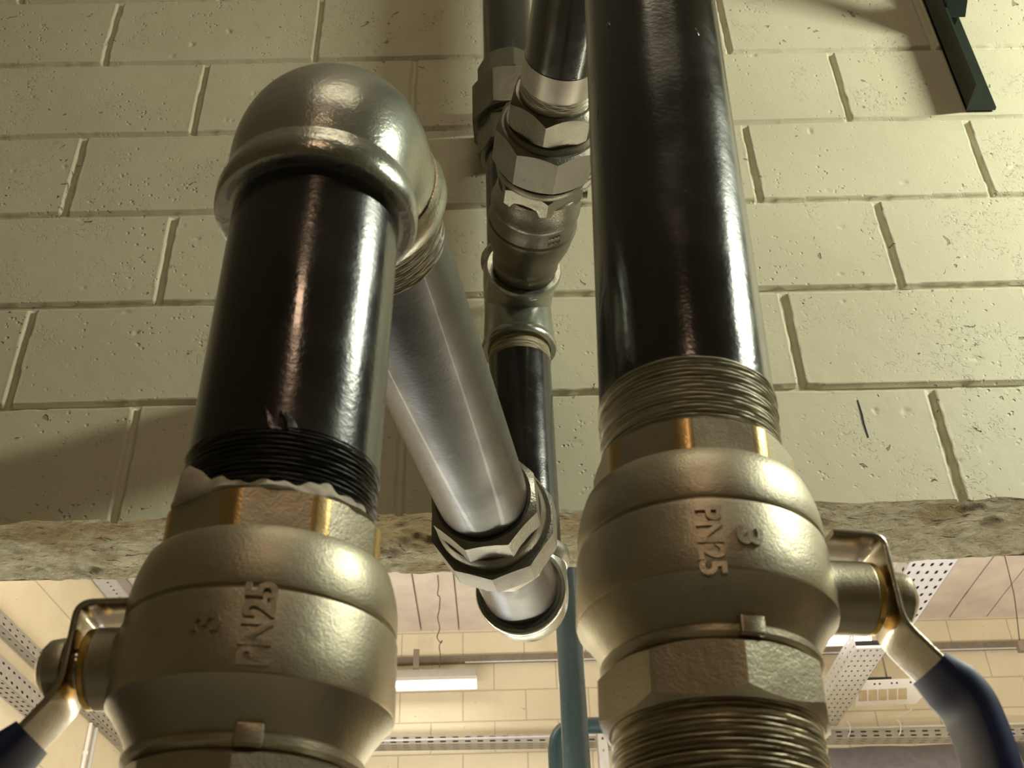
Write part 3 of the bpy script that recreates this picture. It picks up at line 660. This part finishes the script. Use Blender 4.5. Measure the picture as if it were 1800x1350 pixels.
# reflector fitting seen from its end
t = thing('luminaire', V(2.2, 6.5, 2.40), 'bright white louvred fitting below the right valve lever', 'lamp')
mm = frame(V(2.05, 6.42, 2.385), (0, -.75, -.66), (1, 0, .03))
b = MB().rings([[(-.012, -.075, 0), (.34, -.075, 0), (.385, -.03, 0), (.385, .03, 0), (.32, .075, 0), (-.012, .075, 0)], [(-.012, -.075, .012), (.34, -.075, .012), (.385, -.03, .012), (.385, .03, .012), (.32, .075, .012), (-.012, .075, .012)]], mm).build('reflector', M['white'], t, 20)
for x in (.10, .13, .20, .23, .31): MB().lathe([(.006, .010), (.006, .0135)], mm @ Matrix.Translation((x, .055, 0)), 12).build('screw_hole', M['black'], t)
b = MB()
for k in range(5): b.box(.005 + k*.058, .055 + k*.058, -.045, .022, .012, .0135, mm)
b.build('louvre', mat_flat('warm_louvre', (.80, .66, .44), .3, .4), t)
MB().box(2.04, 2.30, 6.50, 6.60, 2.46 + EYE, 2.51 + EYE).build('housing', M['black'], t)
MB().tube([V(2.29, 6.55, 2.50), V(2.29, 6.55, 3.10)], .006, 8).build('hanger', M['shade'], t)
# wires
def wire(pts, r, name, lab): return tag(MB().tube(bez(pts, 6), r, 6).build(name, M['wire']), lab, 'wire')
wp = [V(-.385, 6.20, 3.10), V(-.383, 6.26, 3.06), V(-.392, 6.33, 3.035), V(-.380, 6.36, 3.03), V(-.386, 6.42, 2.98), V(-.398, 6.47, 2.95), V(-.388, 6.52, 2.90), V(-.407, 6.58, 2.87), V(-.385, 6.60, 2.84), V(-.378, 6.60, 2.855), V(-.396, 6.63, 2.83), V(-.390, 6.66, 2.78), V(-.398, 6.70, 2.72)]
wire(wp, .0032, 'hanging_wire', 'knotted dark wire dangling from the ceiling to the left fitting')
wire([V(2.955, 6.0, 3.10), V(2.94, 6.0, 2.85), V(2.93, 6.0, 2.75), V(2.885, 6.0, 2.50)], .003, 'hanging_wire', 'dark wire hanging from the ceiling at the right edge with a box at its end')
tag(MB().box(2.865, 2.915, 5.98, 6.02, 2.44 + EYE, 2.50 + EYE, bev=.004).build('junction_box', M['shade']), 'small dark box on the wire at the right edge', 'box')
# blue pipes
t = thing('blue_pipe', V(.214, 3.58, -1.5), 'tall petrol-blue pipe standing behind the wall between the two risers', 'pipe')
pa, pb = Vector(V(.2228, 3.60, 1.60)), Vector(V(.2220, 3.60, 1.15)); dr = (pa - pb)/.45
pipe_part(pb - dr*2.64, pa + dr*1.49, .0435, 'pipe_wall', M['bluepipe'], t)
MB().lathe([(.042, 0), (.051, .002), (.051, .05), (.042, .052)], frame(pa + dr*.34, dr), 64).build('coupling', M['bluepipe'], t)
t = thing('blue_pipe', V(.16, 3.97, -1.5), 'smaller blue pipe with a bend, behind the tall petrol-blue pipe', 'pipe')
pp = fillet([V(.175, 3.97, -1.5), V(.175, 3.97, 1.385), V(.74, 3.97, 1.378), V(.74, 3.97, -1.5)], .09, 12)
MB().tube(pp, .0285, 32).build('pipe_wall', M['bluepipe'], t, 40)
# hanging strut under the far tray
t = thing('slotted_strut', V(.62, 6.80, 1.2), 'white slotted strut hanging from the far tray near the blue pipe', 'bracket')
solidify(perf(MB(), V(.555, 6.78, 1.2), (0, 0, 1), (1, 0, 0), 1.12, .055, .075, .055, .018, .012).build('strut_face', M['tray'], t))
MB().box(.548, .556, 6.78, 6.82, 1.2 + EYE, 2.32 + EYE).build('strut_side', M['tray_dull'], t)
MB().box(.57, .64, 6.77, 6.83, 2.32 + EYE, 2.355 + EYE).build('clamp', M['black'], t)
# dark duct at lower right
t = thing('lined_duct', V(1.9, 5.3, 1.4), 'dark lined duct across the lower right, under the far tray', 'duct')
mm = frame(V(.95, 5.35, 1.565), (1, 0, 0), (0, -1, 0))
MB().lathe([(.10, 0), (.155, .003)] + [(.155 + .003*math.sin(k*1.9), .04 + k*.10) for k in range(15)] + [(.155, 1.50), (.150, 1.512), (.10, 1.515)], mm, 64).build('duct_shell', M['dark'], t)
MB().lathe([(.157, 1.40), (.160, 1.402), (.160, 1.43), (.157, 1.432)], mm, 64).build('duct_band', M['black'], t)
# cable ties on the far tray
for k, (x, tail) in enumerate(((2.09, .0), (2.40, .05))):
    b = MB().tube(bez([V(x, 6.862, 2.375), V(x + .012, 6.853, 2.35), V(x + .008, 6.853, 2.31), V(x - .01, 6.853, 2.275)], 5), .004, 6)
    if tail: b.tube(bez([V(x, 6.852, 2.385), V(x + .05, 6.84, 2.40), V(x + .10, 6.83, 2.43)], 4), .003, 6)
    tag(b.build('cable_tie', M['tie']), ['short white cable tie on the far tray next to the bright tray', 'white cable tie with a long tail on the far tray'][k], 'cable tie')
# vertical conduit on the left wall
t = thing('wall_conduit', V(-2.34, 6.40, 1.2), 'pale conduit running down the left wall beside the left valve', 'conduit')
MB().tube([V(LW(6.42) + .014, 6.42, 1.0), V(LW(6.42) + .014, 6.42, 2.30)], .012, 16).build('tube', M['tray'], t)
MB().tube([V(LW(6.34) + .012, 6.34, 1.0), V(LW(6.34) + .012, 6.34, 2.30)], .010, 16).build('tube', M['white'], t)
MB().tube([V(LW(6.34) + .013, 6.34, 2.12), V(LW(6.34) + .013, 6.34, 2.14)], .016, 16).build('clip', M['white'], t)
